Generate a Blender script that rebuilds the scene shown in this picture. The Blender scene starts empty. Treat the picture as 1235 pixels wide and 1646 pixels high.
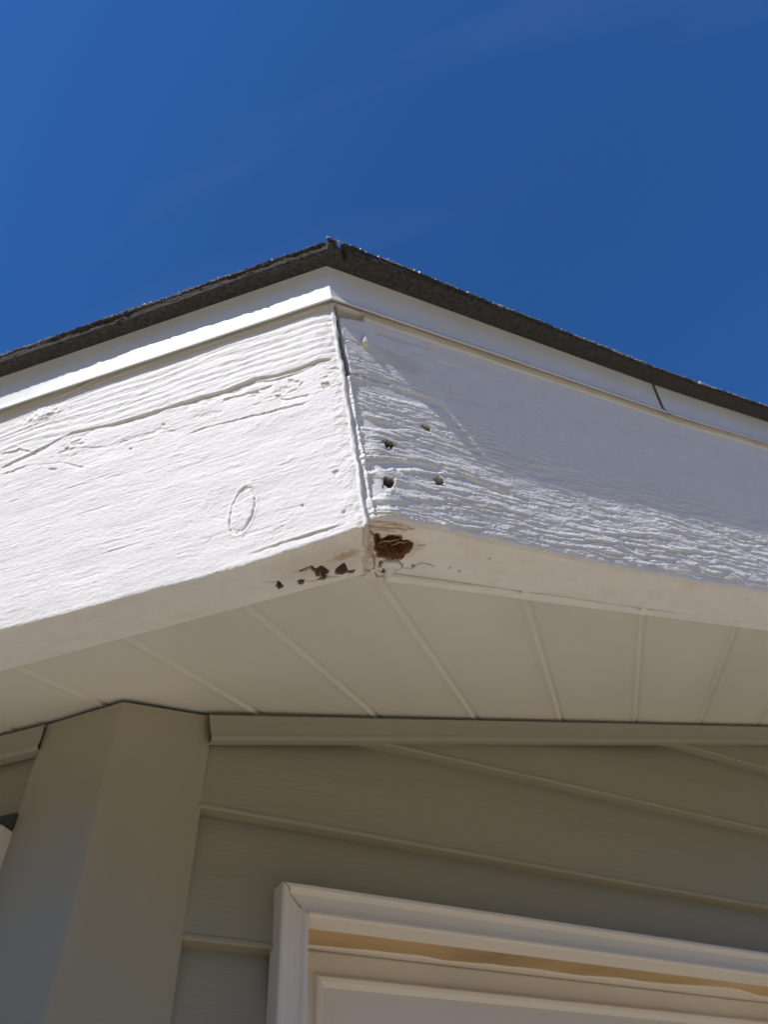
import bpy, bmesh, math
import numpy as np
from mathutils import Matrix, Vector

# ---------------------------------------------------------------- frames
# Roof frame: z = normal of the roof plane, x = along the eave, y = up the slope.
SLOPE = 0.307538
TH = 0.804692                     # plan angle of the rake in the roof plane
CS, SN = math.cos(SLOPE), math.sin(SLOPE)
ZOFF = 2.20
M = np.array([[1, 0, 0], [0, CS, -SN], [0, SN, CS]])
def W(P):
    P = np.asarray(P, float)
    Q = P @ M.T
    Q[..., 2] += ZOFF
    return Q

# ---------------------------------------------------------------- camera, light, exposure
scene = bpy.context.scene
CAM = np.array([0.09781, -0.43315, -0.26276])
RC = np.array([[0.9505176, 0.2742237, -0.1460054], [-0.2660272, 0.4757116, -0.838408], [-0.1604548, 0.835763, 0.5251233]])               # rows: right, down, forward in the roof frame
cd = bpy.data.cameras.new('camera'); camo = bpy.data.objects.new('camera', cd)
scene.collection.objects.link(camo); scene.camera = camo
right, down, fwd = (M @ RC[i] for i in range(3))
mw = Matrix(((right[0], -down[0], -fwd[0], 0), (right[1], -down[1], -fwd[1], 0), (right[2], -down[2], -fwd[2], 0), (0, 0, 0, 1)))
cl = W(CAM); mw.translation = Vector(cl)
camo.matrix_world = mw
cd.sensor_fit = 'VERTICAL'; cd.sensor_height = 24.0; cd.sensor_width = 18.0
cd.lens = 24.0 * 1167.699 / 1646.0
cd.clip_start = 0.01; cd.clip_end = 3000
cd.dof.use_dof = True; cd.dof.focus_distance = 0.50; cd.dof.aperture_fstop = 6.5

SUN = np.array([0.321, 0.478, -0.818])       # travel direction in the roof frame
SUN = M @ (SUN / np.linalg.norm(SUN))
elev = math.asin(-SUN[2]); azim = math.atan2(-SUN[0], -SUN[1])
w = bpy.data.worlds.new('World'); scene.world = w; w.use_nodes = True
nt = w.node_tree; nt.nodes.clear()
wo = nt.nodes.new('ShaderNodeOutputWorld'); bg = nt.nodes.new('ShaderNodeBackground'); sky = nt.nodes.new('ShaderNodeTexSky')
sky.sky_type = 'NISHITA'; sky.sun_disc = False
sky.sun_elevation = elev; sky.sun_rotation = azim
sky.altitude = 1500; sky.air_density = 1.0; sky.dust_density = 0.2; sky.ozone_density = 4.0
bg.inputs['Strength'].default_value = 0.100
hs = nt.nodes.new('ShaderNodeVectorMath'); hs.operation = 'MULTIPLY'; hs.inputs[1].default_value = (.42, .95, 1.48)   # deep clear blue
nt.links.new(sky.outputs[0], hs.inputs[0]); tcw = nt.nodes.new('ShaderNodeTexCoord'); mpw = nt.nodes.new('ShaderNodeMapping'); mpw.inputs['Rotation'].default_value = (.3, .5, .9); mpw.inputs['Scale'].default_value = (1.1, 7.0, 1.1)
nzw = nt.nodes.new('ShaderNodeTexNoise'); nzw.inputs['Scale'].default_value = 1.3; nzw.inputs['Detail'].default_value = 7
mrw = nt.nodes.new('ShaderNodeMapRange'); mrw.inputs[1].default_value = .53; mrw.inputs[2].default_value = .80; mrw.inputs[4].default_value = .16
adw = nt.nodes.new('ShaderNodeVectorMath'); adw.operation = 'ADD'                     # the faintest trace of high cirrus
nt.links.new(tcw.outputs['Generated'], mpw.inputs[0]); nt.links.new(mpw.outputs[0], nzw.inputs['Vector']); nt.links.new(nzw.outputs[0], mrw.inputs[0])
nt.links.new(hs.outputs[0], adw.inputs[0]); nt.links.new(mrw.outputs[0], adw.inputs[1]); nt.links.new(adw.outputs[0], bg.inputs[0]); nt.links.new(bg.outputs[0], wo.inputs[0])
sl = bpy.data.lights.new('sun', 'SUN'); so = bpy.data.objects.new('sun', sl); scene.collection.objects.link(so)
sl.energy = 4.0; sl.angle = math.radians(0.53); sl.color = (1.0, 0.97, 0.955)
so.rotation_euler = Vector(SUN).to_track_quat('-Z', 'Y').to_euler(); so.location = (-3, -4, 6)
scene.view_settings.view_transform = 'Standard'; scene.view_settings.look = 'None'
scene.view_settings.exposure = 0.19; scene.view_settings.gamma = 1.0
scene.view_settings.use_curve_mapping = False
scene.cycles.max_bounces = 8; scene.cycles.diffuse_bounces = 5

# ---------------------------------------------------------------- noise
def _h(ix, iy, seed):
    n = (ix.astype(np.int64) * 374761393 + iy.astype(np.int64) * 668265263 + seed * 1442695041) & 0x7fffffff
    n = ((n ^ (n >> 13)) * 1274126177) & 0x7fffffff
    n = (n ^ (n >> 16)) & 0xffff
    return n / 65535.0
def vn(x, y, seed=0):
    x, y = np.broadcast_arrays(np.asarray(x, float), np.asarray(y, float))
    ix, iy = np.floor(x), np.floor(y); fx, fy = x - ix, y - iy
    fx = fx * fx * fx * (fx * (fx * 6 - 15) + 10); fy = fy * fy * fy * (fy * (fy * 6 - 15) + 10)
    a, b, c, d = _h(ix, iy, seed), _h(ix + 1, iy, seed), _h(ix, iy + 1, seed), _h(ix + 1, iy + 1, seed)
    return ((a + (b - a) * fx) * (1 - fy) + (c + (d - c) * fx) * fy) * 2 - 1
def fbm(x, y, seed=0, octv=4, gain=.5):
    s, a, t = 0, 1, 0
    for o in range(octv):
        s = s + a * vn(x * 2 ** o + 13.7 * o, y * 2 ** o + 7.3 * o, seed + o * 17); t += a; a *= gain
    return s / t
def ss(a, b, x):
    t = np.clip((x - a) / (b - a), 0, 1); return t * t * (3 - 2 * t)

# ---------------------------------------------------------------- relief primitives on a board face
# U runs along the board away from the corner, Z up the face (metres). H is the outward relief.
def zline(U, poly):
    p = sorted(poly); return np.interp(U, [a for a, b in p], [b for a, b in p])
def ledge(H, U, Z, poly, A, wd, jag=.0006, seed=1, fade=.008, sharp=.0004):
    """overlapping paint or wood edge: the surface drops by A just below the line and recovers over wd"""
    p = sorted(poly); f = zline(U, p) + jag * fbm(U * 160, U * 0 + seed, seed, 4)
    s = Z - f
    e = ss(p[0][0] - fade * .2, p[0][0] + fade, U) * (1 - ss(p[-1][0] - fade, p[-1][0] + fade * .2, U))
    A2 = A * np.clip(.75 + .9 * fbm(U * 45, U * 0, seed + 5, 3), .08, 1.6)
    return H - e * A2 * np.where(s < 0, np.exp(np.minimum(s, 0) / wd), 0) * ss(0, sharp, -s) + e * A2 * .35 * np.exp(-np.abs(np.maximum(s, 0)) / (wd * .5)) * (s >= 0)
def groove(H, U, Z, pts, wid, dep, jag=.0005, seed=3):
    """crack along any polyline"""
    wu = U + jag * fbm(U * 250, Z * 250, seed); wz = Z + jag * fbm(U * 250, Z * 250, seed + 9)
    d = np.full(U.shape, 9.0)
    for (a, b), (c, e) in zip(pts[:-1], pts[1:]):
        vx, vy = c - a, e - b; L2 = vx * vx + vy * vy
        t = np.clip(((wu - a) * vx + (wz - b) * vy) / L2, 0, 1)
        d = np.minimum(d, np.hypot(wu - a - t * vx, wz - b - t * vy))
    return H - dep * (1 - ss(wid * .35, wid, d)), d
def polymask(U, Z, pts, edge, jag=0, seed=0):
    """1 inside the polygon, smooth over `edge`"""
    if jag:
        U, Z = U + jag * fbm(U * 300, Z * 300, seed), Z + jag * fbm(U * 300, Z * 300, seed + 4)
    ins = np.zeros(U.shape, bool); d = np.full(U.shape, 9.0); n = len(pts)
    for i in range(n):
        (a, b), (c, e) = pts[i], pts[(i + 1) % n]
        cond = ((b > Z) != (e > Z)) & (U < (c - a) * (Z - b) / ((e - b) if e != b else 1e-12) + a)
        ins ^= cond
        vx, vy = c - a, e - b; L2 = vx * vx + vy * vy + 1e-14
        t = np.clip(((U - a) * vx + (Z - b) * vy) / L2, 0, 1)
        d = np.minimum(d, np.hypot(U - a - t * vx, Z - b - t * vy))
    return np.where(ins, ss(0, edge, d), 0.0)
def grow(pts, d):
    cx, cy = sum(p[0] for p in pts) / len(pts), sum(p[1] for p in pts) / len(pts)
    return [(p[0] + (p[0] - cx) / (math.hypot(p[0] - cx, p[1] - cy) + 1e-9) * d, p[1] + (p[1] - cy) / (math.hypot(p[0] - cx, p[1] - cy) + 1e-9) * d) for p in pts]
def spot(U, Z, c, ru, rz, ang=0., jag=.15, seed=0):
    du, dz = U - c[0], Z - c[1]; ca, sa = math.cos(ang), math.sin(ang)
    a, b = (du * ca + dz * sa) / ru, (-du * sa + dz * ca) / rz
    return np.hypot(a, b) * (1 + jag * fbm(U * 400, Z * 400, seed))

# ---------------------------------------------------------------- materials
def mat(name, color, rough=.55, var=.06, scale=30, bump=.0, bscale=200, stretch=(1, 1, 1), metallic=0., dirt=None):
    m = bpy.data.materials.new(name); m.use_nodes = True; n = m.node_tree.nodes; l = m.node_tree.links
    b = n['Principled BSDF']; b.inputs['Roughness'].default_value = rough; b.inputs['Metallic'].default_value = metallic
    tc = n.new('ShaderNodeTexCoord'); mp = n.new('ShaderNodeMapping'); mp.inputs['Scale'].default_value = stretch
    l.new(tc.outputs['Object'], mp.inputs[0])
    no = n.new('ShaderNodeTexNoise'); no.inputs['Scale'].default_value = scale; no.inputs['Detail'].default_value = 8
    l.new(mp.outputs[0], no.inputs['Vector'])
    r = n.new('ShaderNodeMapRange'); r.inputs[1].default_value = .3; r.inputs[2].default_value = .7
    r.inputs[3].default_value = 1 - var; r.inputs[4].default_value = 1 + var
    l.new(no.outputs[0], r.inputs[0])
    v = n.new('ShaderNodeVectorMath'); v.operation = 'SCALE'; v.inputs[0].default_value = color
    l.new(r.outputs[0], v.inputs['Scale']); out = v.outputs[0]
    if dirt:
        n2 = n.new('ShaderNodeTexNoise'); n2.inputs['Scale'].default_value = dirt[1]; n2.inputs['Detail'].default_value = 6
        l.new(mp.outputs[0], n2.inputs['Vector'])
        r2 = n.new('ShaderNodeMapRange'); r2.inputs[1].default_value = .5; r2.inputs[2].default_value = .75; r2.inputs[4].default_value = dirt[2]
        l.new(n2.outputs[0], r2.inputs[0])
        mx = n.new('ShaderNodeMix'); mx.data_type = 'RGBA'; mx.inputs[7].default_value = (*dirt[0], 1)
        l.new(r2.outputs[0], mx.inputs[0]); l.new(out, mx.inputs[6]); out = mx.outputs[2]
    l.new(out, b.inputs['Base Color'])
    if bump:
        nb = n.new('ShaderNodeTexNoise'); nb.inputs['Scale'].default_value = bscale; nb.inputs['Detail'].default_value = 5
        l.new(mp.outputs[0], nb.inputs['Vector'])
        bu = n.new('ShaderNodeBump'); bu.inputs['Distance'].default_value = bump; bu.inputs['Strength'].default_value = 1
        l.new(nb.outputs[0], bu.inputs['Height']); l.new(bu.outputs[0], b.inputs['Normal'])
    return m
def paint_material():
    """weathered white paint; attribute 'wear' r = bare wood, g = yellowed caulk, b = dirt, dark gaps and shade painted into holes"""
    m = mat('weathered_white_paint', (.83, .81, .775), .68, .03, 60, .00022, 900)
    n = m.node_tree.nodes; l = m.node_tree.links; b = n['Principled BSDF']
    base = b.inputs['Base Color'].links[0].from_socket
    at = n.new('ShaderNodeAttribute'); at.attribute_name = 'wear_shade'
    sp = n.new('ShaderNodeSeparateColor'); l.new(at.outputs['Color'], sp.inputs[0])
    tc = n.new('ShaderNodeTexCoord'); mp = n.new('ShaderNodeMapping'); mp.inputs['Scale'].default_value = (60, 60, 900)
    l.new(tc.outputs['Object'], mp.inputs[0])
    no = n.new('ShaderNodeTexNoise'); no.inputs['Scale'].default_value = 1; no.inputs['Detail'].default_value = 6; l.new(mp.outputs[0], no.inputs['Vector'])
    cr = n.new('ShaderNodeValToRGB'); e = cr.color_ramp.elements
    e[0].position = .3; e[0].color = (.045, .02, .010, 1); e[1].position = .70; e[1].color = (.36, .175, .07, 1)
    l.new(no.outputs[0], cr.inputs[0])
    def mix(fac, a, bb):
        x = n.new('ShaderNodeMix'); x.data_type = 'RGBA'; l.new(fac, x.inputs[0]); l.new(a, x.inputs[6])
        if isinstance(bb, tuple): x.inputs[7].default_value = (*bb, 1)
        else: l.new(bb, x.inputs[7])
        return x.outputs[2]
    c = mix(sp.outputs[1], base, (.50, .37, .22)); c = mix(sp.outputs[2], c, (.035, .027, .02)); c = mix(sp.outputs[0], c, cr.outputs[0])
    l.new(c, b.inputs['Base Color'])
    return m
PAINT = paint_material()
METAL = mat('white_enamelled_metal', (.80, .805, .79), .38, .02, 20, .0004, 28, dirt=((.62, .60, .54), 7, .30))
SEAM_SHADE = mat('dark_seam_shade', (.05, .055, .04), .7)  # serves the lap seam and the painted shadow over the window
SHINGLE = mat('asphalt_shingle', (.056, .050, .045), .95, .55, 300, .0010, 900)
GRAN = mat('mineral_granules', (.42, .40, .38), .35, .9, 700)
SOFFIT = mat('cream_soffit_vinyl', (.79, .76, .685), .5, .025, 9, .00012, 500, (1, .15, 1), dirt=((.50, .47, .41), 5, .35))
SIDING = mat('tan_siding_vinyl', (.34, .315, .225), .5, .04, 6, .0006, 260, (.15, .15, 1.6), dirt=((.27, .25, .19), 5, .4))
POST = mat('tan_corner_vinyl', (.38, .345, .245), .5, .03, 8, .00025, 400, (2, 2, .2))
TRIM = mat('tan_trim_vinyl', (.37, .345, .265), .5, .02, 8)
DOORW = mat('cream_door_paint', (.80, .735, .63), .4, .02, 10, .0001, 300)
WOOD = mat('bare_pine', (.50, .345, .17), .7, .28, 60, .0003, 300, (.12, .12, 3))
DARKM = mat('dark_void', (.03, .028, .024), .9)
GLASS = mat('window_glass', (.05, .06, .07), .08)
GROUND = mat('dry_gravel_ground', (.60, .495, .35), .9, .25, 3, .01, 30, dirt=((.14, .15, .06), .35, .6))
DECK = mat('roof_decking', (.30, .24, .16), .8)

# ---------------------------------------------------------------- object helpers
COL = scene.collection
house = bpy.data.objects.new('house', None); COL.objects.link(house)
house.location = (0, 0, 0); house['category'] = 'house'
house['label'] = 'house corner with peeling white fascia, pale soffit and tan siding under a clear blue sky'
def link(name, V, F, m, parent=house, smooth=False, label=None, wear_shade=None, world=False):
    V = np.asarray(V, float)
    if not world: V = W(V)
    me = bpy.data.meshes.new(name)
    if isinstance(F, np.ndarray):
        me.vertices.add(len(V)); me.vertices.foreach_set('co', V.ravel())
        k = F.shape[1]; me.loops.add(F.size); me.loops.foreach_set('vertex_index', F.ravel().astype(np.int32))
        me.polygons.add(len(F)); me.polygons.foreach_set('loop_start', np.arange(0, F.size, k, dtype=np.int32))
        me.update(calc_edges=True); me.validate()
    else:
        me.from_pydata(V.tolist(), [], F); me.update()
    if smooth: me.polygons.foreach_set('use_smooth', np.ones(len(me.polygons), bool))
    if wear_shade is not None:
        a = me.color_attributes.new('wear_shade', 'FLOAT_COLOR', 'POINT'); a.data.foreach_set('color', wear_shade.ravel())
    for x in (m if isinstance(m, (list, tuple)) else [m]): me.materials.append(x)
    o = bpy.data.objects.new(name, me); COL.objects.link(o)
    if parent: o.parent = parent
    if label: o['label'] = label
    return o
def grid_faces(nu, nv, flip=False):
    i = np.arange(nu - 1)[:, None] * nv + np.arange(nv - 1)[None, :]
    f = np.stack([i, i + nv, i + nv + 1, i + 1], -1).reshape(-1, 4)
    return f[:, ::-1].copy() if flip else f
def clip(o, p, n):
    """cut the mesh by a plane (roof frame) and drop the side n points to"""
    bm = bmesh.new(); bm.from_mesh(o.data)
    bmesh.ops.bisect_plane(bm, geom=bm.verts[:] + bm.edges[:] + bm.faces[:], plane_co=Vector(W(np.array(p, float))), plane_no=Vector(M @ np.array(n, float)), clear_outer=True)
    bm.to_mesh(o.data); bm.free()
def inset(a, b): return np.array([(math.cos(TH) * a - b) / math.sin(TH), a, 0.0])
LD = np.array([-1., 0, 0]); LN = np.array([0, 1., 0])
KD = np.array([math.cos(TH), math.sin(TH), 0]); KN = np.array([-math.sin(TH), math.cos(TH), 0])
UP = np.array([0, SN, CS])
MT = math.tan(TH / 2)
def side_pt(side, u, a, z):
    """point u along the left (0) or right (1) edge, a inward from the fascia face, z up; mitred at the corner"""
    D, N = ((LD, LN), (KD, KN))[side]
    u, a, z = np.broadcast_arrays(np.asarray(u, float), np.asarray(a, float), np.asarray(z, float))
    # inset corner in (D, N) coordinates is (MT*a, a)
    return D * (u + MT * a)[..., None] + N * a[..., None] + np.array([0, 0, 1.]) * z[..., None]

# ---------------------------------------------------------------- fascia boards
HF = 0.2465
def u_samples(fine, d0, end, d1, far):
    a = np.arange(0, fine, d0); b = [a[-1]]; d = d0
    while b[-1] < end: d = min(d * 1.02, d1); b.append(b[-1] + d)
    while b[-1] < far: d *= 1.3; b.append(b[-1] + d)
    return np.concatenate([a, b[1:]])
def fascia(side, relief, t, zin, zb_pts, label, far):
    U1 = u_samples(.36, .00062, .40, .0012, far) if side == 0 else u_samples(.30, .00062, .72, .0012, far)
    r = .0035
    zf = np.arange(HF, .012 + 1e-9, -.00062)             # straight part
    nz = len(zf); narc = 26
    wu = np.linspace(0, 1, 76)[1:]                        # underside
    zb = np.interp(U1, [a for a, b in zb_pts], [b for a, b in zb_pts]) + .0010 * fbm(U1 * 70, U1 * 0, 5 + side, 5)
    # profile per column
    rows_a, rows_z, rows_na, rows_nz, reg, par = [], [], [], [], [], []
    one = np.ones_like(U1)
    for z in zf: rows_a.append(0 * one); rows_z.append(z * one); rows_na.append(-one); rows_nz.append(0 * one)
    zi = zin
    ex, ez = t, zi - zb; L = np.hypot(ex, ez); dx, dz = ex / L, ez / L       # underside direction
    angN = np.arctan2(dx * 0 - 1, 0 * one)
    for j in range(1, 15):                                # blend down to the arc start
        f = j / 14; z = .012 + (zb + r - .012) * f
        rows_a.append(0 * one); rows_z.append(z); rows_na.append(-one); rows_nz.append(0 * one)
    a0 = np.pi; a1 = np.arctan2(-dx, dz)                  # normals from (-1,0) turning to the underside normal
    a1 = np.where(a1 < 0, a1 + 2 * np.pi, a1)
    for j in range(1, 9):
        ang = a0 + (a1 - a0) * j / 8; na, nz_ = np.cos(ang), np.sin(ang)
        rows_a.append(r + r * na); rows_z.append(zb + r + r * nz_); rows_na.append(na); rows_nz.append(nz_)
    sa, sz = rows_a[-1], rows_z[-1]
    for f in wu:
        rows_a.append(sa + (t - sa) * f); rows_z.append(sz + (zi - sz) * f); rows_na.append(rows_na[-1] * 1); rows_nz.append(rows_nz[-1] * 1)
    A = np.stack(rows_a, 1); Z = np.stack(rows_z, 1); NA = np.stack(rows_na, 1); NZ = np.stack(rows_nz, 1)
    U = np.repeat(U1[:, None], A.shape[1], 1)
    Uc = U + MT * A                                       # true distance from the corner
    nfront = len(zf) + 14 + 4
    isu = np.zeros(A.shape, bool); isu[:, nfront:] = True
    Hh, wear_shade = relief(Uc, Z, A, isu)
    edge = ss(0, .0016, U); Hh = Hh * edge
    A2 = A + NA * Hh; Z2 = Z + NZ * Hh
    D, N = ((LD, LN), (KD, KN))[side]
    P = D * Uc[..., None] + N * A2[..., None] + np.array([0, 0, 1.]) * Z2[..., None]
    F = grid_faces(A.shape[0], A.shape[1], flip=(side == 1))
    V = P.reshape(-1, 3); wr = np.concatenate([np.clip(wear_shade, 0, 1), np.ones(wear_shade.shape[:2] + (1,))], -1).reshape(-1, 4)
    # back face so the board has thickness
    return link('fascia_board', V, F, PAINT, smooth=True, label=label, wear_shade=wr.astype(np.float32))

def relief_left(U, Z, A, isu):
    H = np.zeros(U.shape); wear_shade = np.zeros(U.shape + (3,))
    f = ~isu; u, z = U[f], Z[f]; h = np.zeros(u.shape)
    ripple = fbm(u * 22, z * 420 + 2.5 * fbm(u * 14, z * 40, 3), 11, 4)
    broad = fbm(u * 18, z * 55, 21, 4)
    h += .00016 * ripple + .0006 * broad + .00015 * fbm(u * 260, z * 800, 31, 4)
    brush = fbm(u * 9, z * 900, 77, 2); h += .00007 * brush
    lumps = fbm(u * 120, z * 200, 41, 3); h += .0007 * np.maximum(lumps - .38, 0) * ss(.5, .2, fbm(u * 20, z * 30, 42))
    # ridged grain of the upper band, bending round a knot
    A1 = [(0.0075, 0.1686), (0.0167, 0.1709), (0.0370, 0.1692), (0.0562, 0.1691), (0.0753, 0.1732), (0.1020, 0.1702), (0.1283, 0.1719), (0.1580, 0.1719), (0.1882, 0.1726), (0.2122, 0.1737), (0.2525, 0.1792), (0.2798, 0.1734), (0.3256, 0.1648)]
    band = ss(-.001, .004, z - zline(u, A1))
    kn = (0.2861, 0.2113)
    du, dz = (u - kn[0]) / .055, (z - kn[1]) / .017
    warp = .012 * np.exp(-(du ** 2)) * np.tanh(dz) * np.exp(-dz * dz * .15) + .0045 * fbm(u * 10, z * 18, 51, 3)
    ph = (z + warp) / .0072 + .6 * fbm(u * 12, z * 60, 52)
    rid = np.abs(((ph % 1) * 2) - 1); rid = rid ** .8
    h += band * (.0009 * (rid - .5) * (.55 + .6 * fbm(u * 16, z * 90, 54)) + .0003 * fbm(u * 60, z * 500, 53))
    kd = spot(u, z, kn, .020, .010, .1, .5, 8); h += .0016 * np.exp(-kd ** 2 * 1.6) + .0012 * np.exp(-kd ** 2) * fbm(u * 180, z * 260, 9, 3)
    H[f] = h; F = lambda **k: None
    h2 = H[f]
    h2 = ledge(h2, u, z, A1, .0024, .0022, .0007, 61); h2 += .0012 * ss(-.0005, .0008, z - zline(u, A1)) * ss(.0, .02, u) * ss(.30, .20, u); h2 = ledge(h2, u, z, [(a, b - .0035) for a, b in A1[:6]], .0008, .0025, .0014, 161)
    h2 = ledge(h2, u, z, [(0.1069, 0.1622), (0.0823, 0.1604), (0.0596, 0.1606)], .0016, .0030, .0003, 62, .003)
    h2 = ledge(h2, u, z, [(0.1403, 0.1371), (0.1231, 0.1382), (0.0842, 0.1352), (0.0676, 0.1336), (0.0577, 0.1332), (0.0307, 0.1309)], .0015, .0014, .0007, 63)
    h2 = ledge(h2, u, z, [(0.0802, 0.1465), (0.0607, 0.1452), (0.0446, 0.1396), (0.0282, 0.1394)], .0012, .0014, .0012, 64, .004)
    h2 = ledge(h2, u, z, [(0.1702, 0.1772), (0.1402, 0.1707), (0.1109, 0.1652)], .0006, .0018, .0008, 65)
    h2 = ledge(h2, u, z, [(0.2038, 0.0557), (0.1905, 0.0551), (0.1730, 0.0555)], .0009, .0018, .0004, 66, .004)
    h2 = ledge(h2, u, z, [(0.0929, 0.0059), (0.0656, 0.0083), (0.0412, 0.0088), (0.0163, 0.0091)], .0022, .0028, .0003, 67, .02)
    h2 = ledge(h2, u, z, [(0.3243, 0.1561), (0.2990, 0.1585), (0.2668, 0.1515), (0.2345, 0.1337)], .0012, .0016, .0018, 68)
    h2 = ledge(h2, u, z, [(0.3283, 0.1827), (0.3083, 0.1799), (0.2862, 0.1679)], .0020, .002, .0018, 69, .004)
    h2 = ledge(h2, u, z, [(0.2617, 0.1635), (0.2176, 0.1520), (0.1814, 0.1500), (0.1461, 0.1452)], .0010, .002, .0014, 70)
    rs = np.random.RandomState(4)
    for i in range(46):                                   # short raised checks following the grain
        u0, z0, ln = rs.uniform(.01, .34), rs.uniform(.012, .185), rs.uniform(.012, .05)
        sl_ = rs.uniform(-.05, .05)
        h2 = ledge(h2, u, z, [(u0, z0), (u0 + ln, z0 + sl_ * ln)], rs.uniform(.0002, .0006), rs.uniform(.001, .002), .0006, 100 + i, ln * .3)
    fl_ = ss(.02, .0, np.abs(z - zline(u, A1) + .014)) * ss(.0, .3, fbm(u * 40, z * 120, 171, 4))       # ragged flaking just under the seam
    h2 -= .0008 * fl_ * ss(-.1, .1, fbm(u * 120, z * 400, 172, 3))
    # oval blister ring
    k = spot(u, z, (0.0935, 0.0454), .0098, .0195, .30, .10, 7)
    h2 -= .0012 * np.exp(-((k - 1) / .055) ** 2) * (.6 + .7 * vn(u * 120, z * 60, 77)); h2 += .0005 * (1 - ss(.80, .98, k)) + .0004 * (k < 1) * fbm(u * 200, z * 300, 78, 3); h2 += .0003 * np.exp(-((k - 1.15) / .10) ** 2)
    # chips
    for pts, dep, g in (([(0.0207, 0.0577), (0.0129, 0.0567), (0.0148, 0.0528), (0.0175, 0.0508)], .0012, .25), ([(0.0198, 0.1470), (0.0109, 0.1441), (0.0114, 0.1396), (0.0133, 0.1369), (0.0180, 0.1388)], .0015, .35),
                        ([(0.0479, 0.0370), (0.0450, 0.0355), (0.0429, 0.0315), (0.0463, 0.0321)], .0011, .2), ([(0.0466, 0.1618), (0.0359, 0.1561), (0.0379, 0.1527), (0.0464, 0.1568)], .0012, .2),
                        ([(0.0604, 0.1498), (0.0533, 0.1471), (0.0559, 0.1433), (0.0590, 0.1452)], .0014, .2), ([(0.0168, 0.0199), (0.0130, 0.0198), (0.0134, 0.0167), (0.0162, 0.0170)], .0012, .3),
                        ([(0.2600, 0.1650), (0.2549, 0.1638), (0.2551, 0.1598), (0.2590, 0.1611)], .0014, .3), ([(0.1960, 0.1423), (0.1918, 0.1415), (0.1917, 0.1381), (0.1953, 0.1394)], .0012, .3),
                        ([(0.2758, 0.1485), (0.2634, 0.1429), (0.2681, 0.1411), (0.2721, 0.1431)], .0014, .2), ([(0.1650, 0.1570), (0.1602, 0.1559), (0.1608, 0.1527), (0.1643, 0.1540)], .0012, .2)):
        m_ = polymask(u, z, pts, .0012, .0011, 3); h2 -= dep * .9 * m_
        wear_shade[f, 1] = np.maximum(wear_shade[f, 1], g * m_)

    hair = ss(.90, .985, 1 - np.abs(fbm(u * 11 + 3 * vn(u * 6, z * 20, 501), z * 260 + .8 * fbm(u * 30, z * 60, 502), 504, 3)) * 2.2) * ss(-.1, .25, fbm(u * 14, z * 45, 503, 3))
    h2 -= .00045 * hair * (.5 + .5 * vn(u * 150, z * 100, 505)); wear_shade[f, 2] = np.maximum(wear_shade[f, 2], .05 * hair)
    crs = fbm(u * 500, z * 600, 506, 2); h2 += .00008 * crs
    # rolled edge near the corner
    h2 += -.0015 * np.exp(-(u / .003)) + .0012 * fbm(u * 220, z * 240, 91, 4) * np.exp(-u / .010)
    topz = ss(.005, 0, np.abs(z - .2285)); wear_shade[f, 1] = np.maximum(wear_shade[f, 1], .30 * ss(.222, .232, z))
    wear_shade[f, 1] = np.maximum(wear_shade[f, 1], .35 * np.exp(-((z - zline(u, A1) + .0022) / .0018) ** 2) * ss(.10, .0, u))
    wear_shade[f, 1] = np.maximum(wear_shade[f, 1], .5 * ss(.15, .5, fbm(u * 90, z * 200, 92)) * np.exp(-kd ** 2 * .3) * .5)
    H[f] = h2
    # underside
    g = isu; u, a = U[g], A[g]; h = .0009 * fbm(u * 14, a * 60, 14, 3) + .00015 * fbm(u * 60, a * 500, 15, 3)
    wr_, wg = np.zeros(u.shape), .10 * ss(0, .6, fbm(u * 30, a * 120, 16)); wb = np.zeros(u.shape)
    for i, pts in enumerate(([(0.0606, 0.0209), (0.0501, 0.0194), (0.0505, 0.0226), (0.0579, 0.0225)], [(0.0508, 0.0198), (0.0483, 0.0234), (0.0510, 0.0251)], [(0.0488, 0.0245), (0.0442, 0.0229), (0.0421, 0.0263), (0.0418, 0.0305), (0.0456, 0.0325), (0.0499, 0.0309)], [(0.0433, 0.0292), (0.0396, 0.0286), (0.0425, 0.0309)],
                [(0.0510, 0.0346), (0.0458, 0.0331), (0.0422, 0.0351), (0.0479, 0.0357)], [(0.0344, 0.0305), (0.0307, 0.0285), (0.0266, 0.0267), (0.0275, 0.0303), (0.0275, 0.0344), (0.0316, 0.0349), (0.0351, 0.0336)], [(0.0284, 0.0340), (0.0238, 0.0350), (0.0214, 0.0339), (0.0245, 0.0368), (0.0288, 0.0352)],
                [(0.0654, 0.0307), (0.0612, 0.0315), (0.0636, 0.0348), (0.0651, 0.0335)], [(0.0796, 0.0254), (0.0789, 0.0271), (0.0781, 0.0322), (0.0813, 0.0324), (0.0815, 0.0295)])):
        m_ = polymask(u, a, grow(pts, .0008), .0004, .0009, 20 + i); h -= .007 * m_; m2_ = polymask(u, a, grow(pts, .0015), .0003, .0009, 20 + i); wr_ = np.maximum(wr_, m2_ * .35); wb = np.maximum(wb, m2_ * .85)  # rot holes: bare wood, with shade painted in near-black
    for pts in ([(0.0652, 0.0314), (0.0567, 0.0352), (0.0477, 0.0351), (0.0350, 0.0371)], [(0.0868, 0.0234), (0.0797, 0.0267)], [(0.0657, 0.0210), (0.0594, 0.0213)]):
        h, d = groove(h, u, a, pts, .0006, .0006); wb = np.maximum(wb, .35 * (1 - ss(.0003, .0008, d)))
    st = spot(u, a, (0.0229, 0.0195), .014, .0045, .05, .5, 33); wg = np.maximum(wg, .85 * ss(1.3, .3, st)); h += .0005 * fbm(u * 90, a * 500, 34) * ss(1.5, .5, st)
    st = spot(u, a, (0.0407, 0.0202), .05, .018, .0, .5, 35); wg = np.maximum(wg, .28 * ss(1.2, .3, st))
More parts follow.
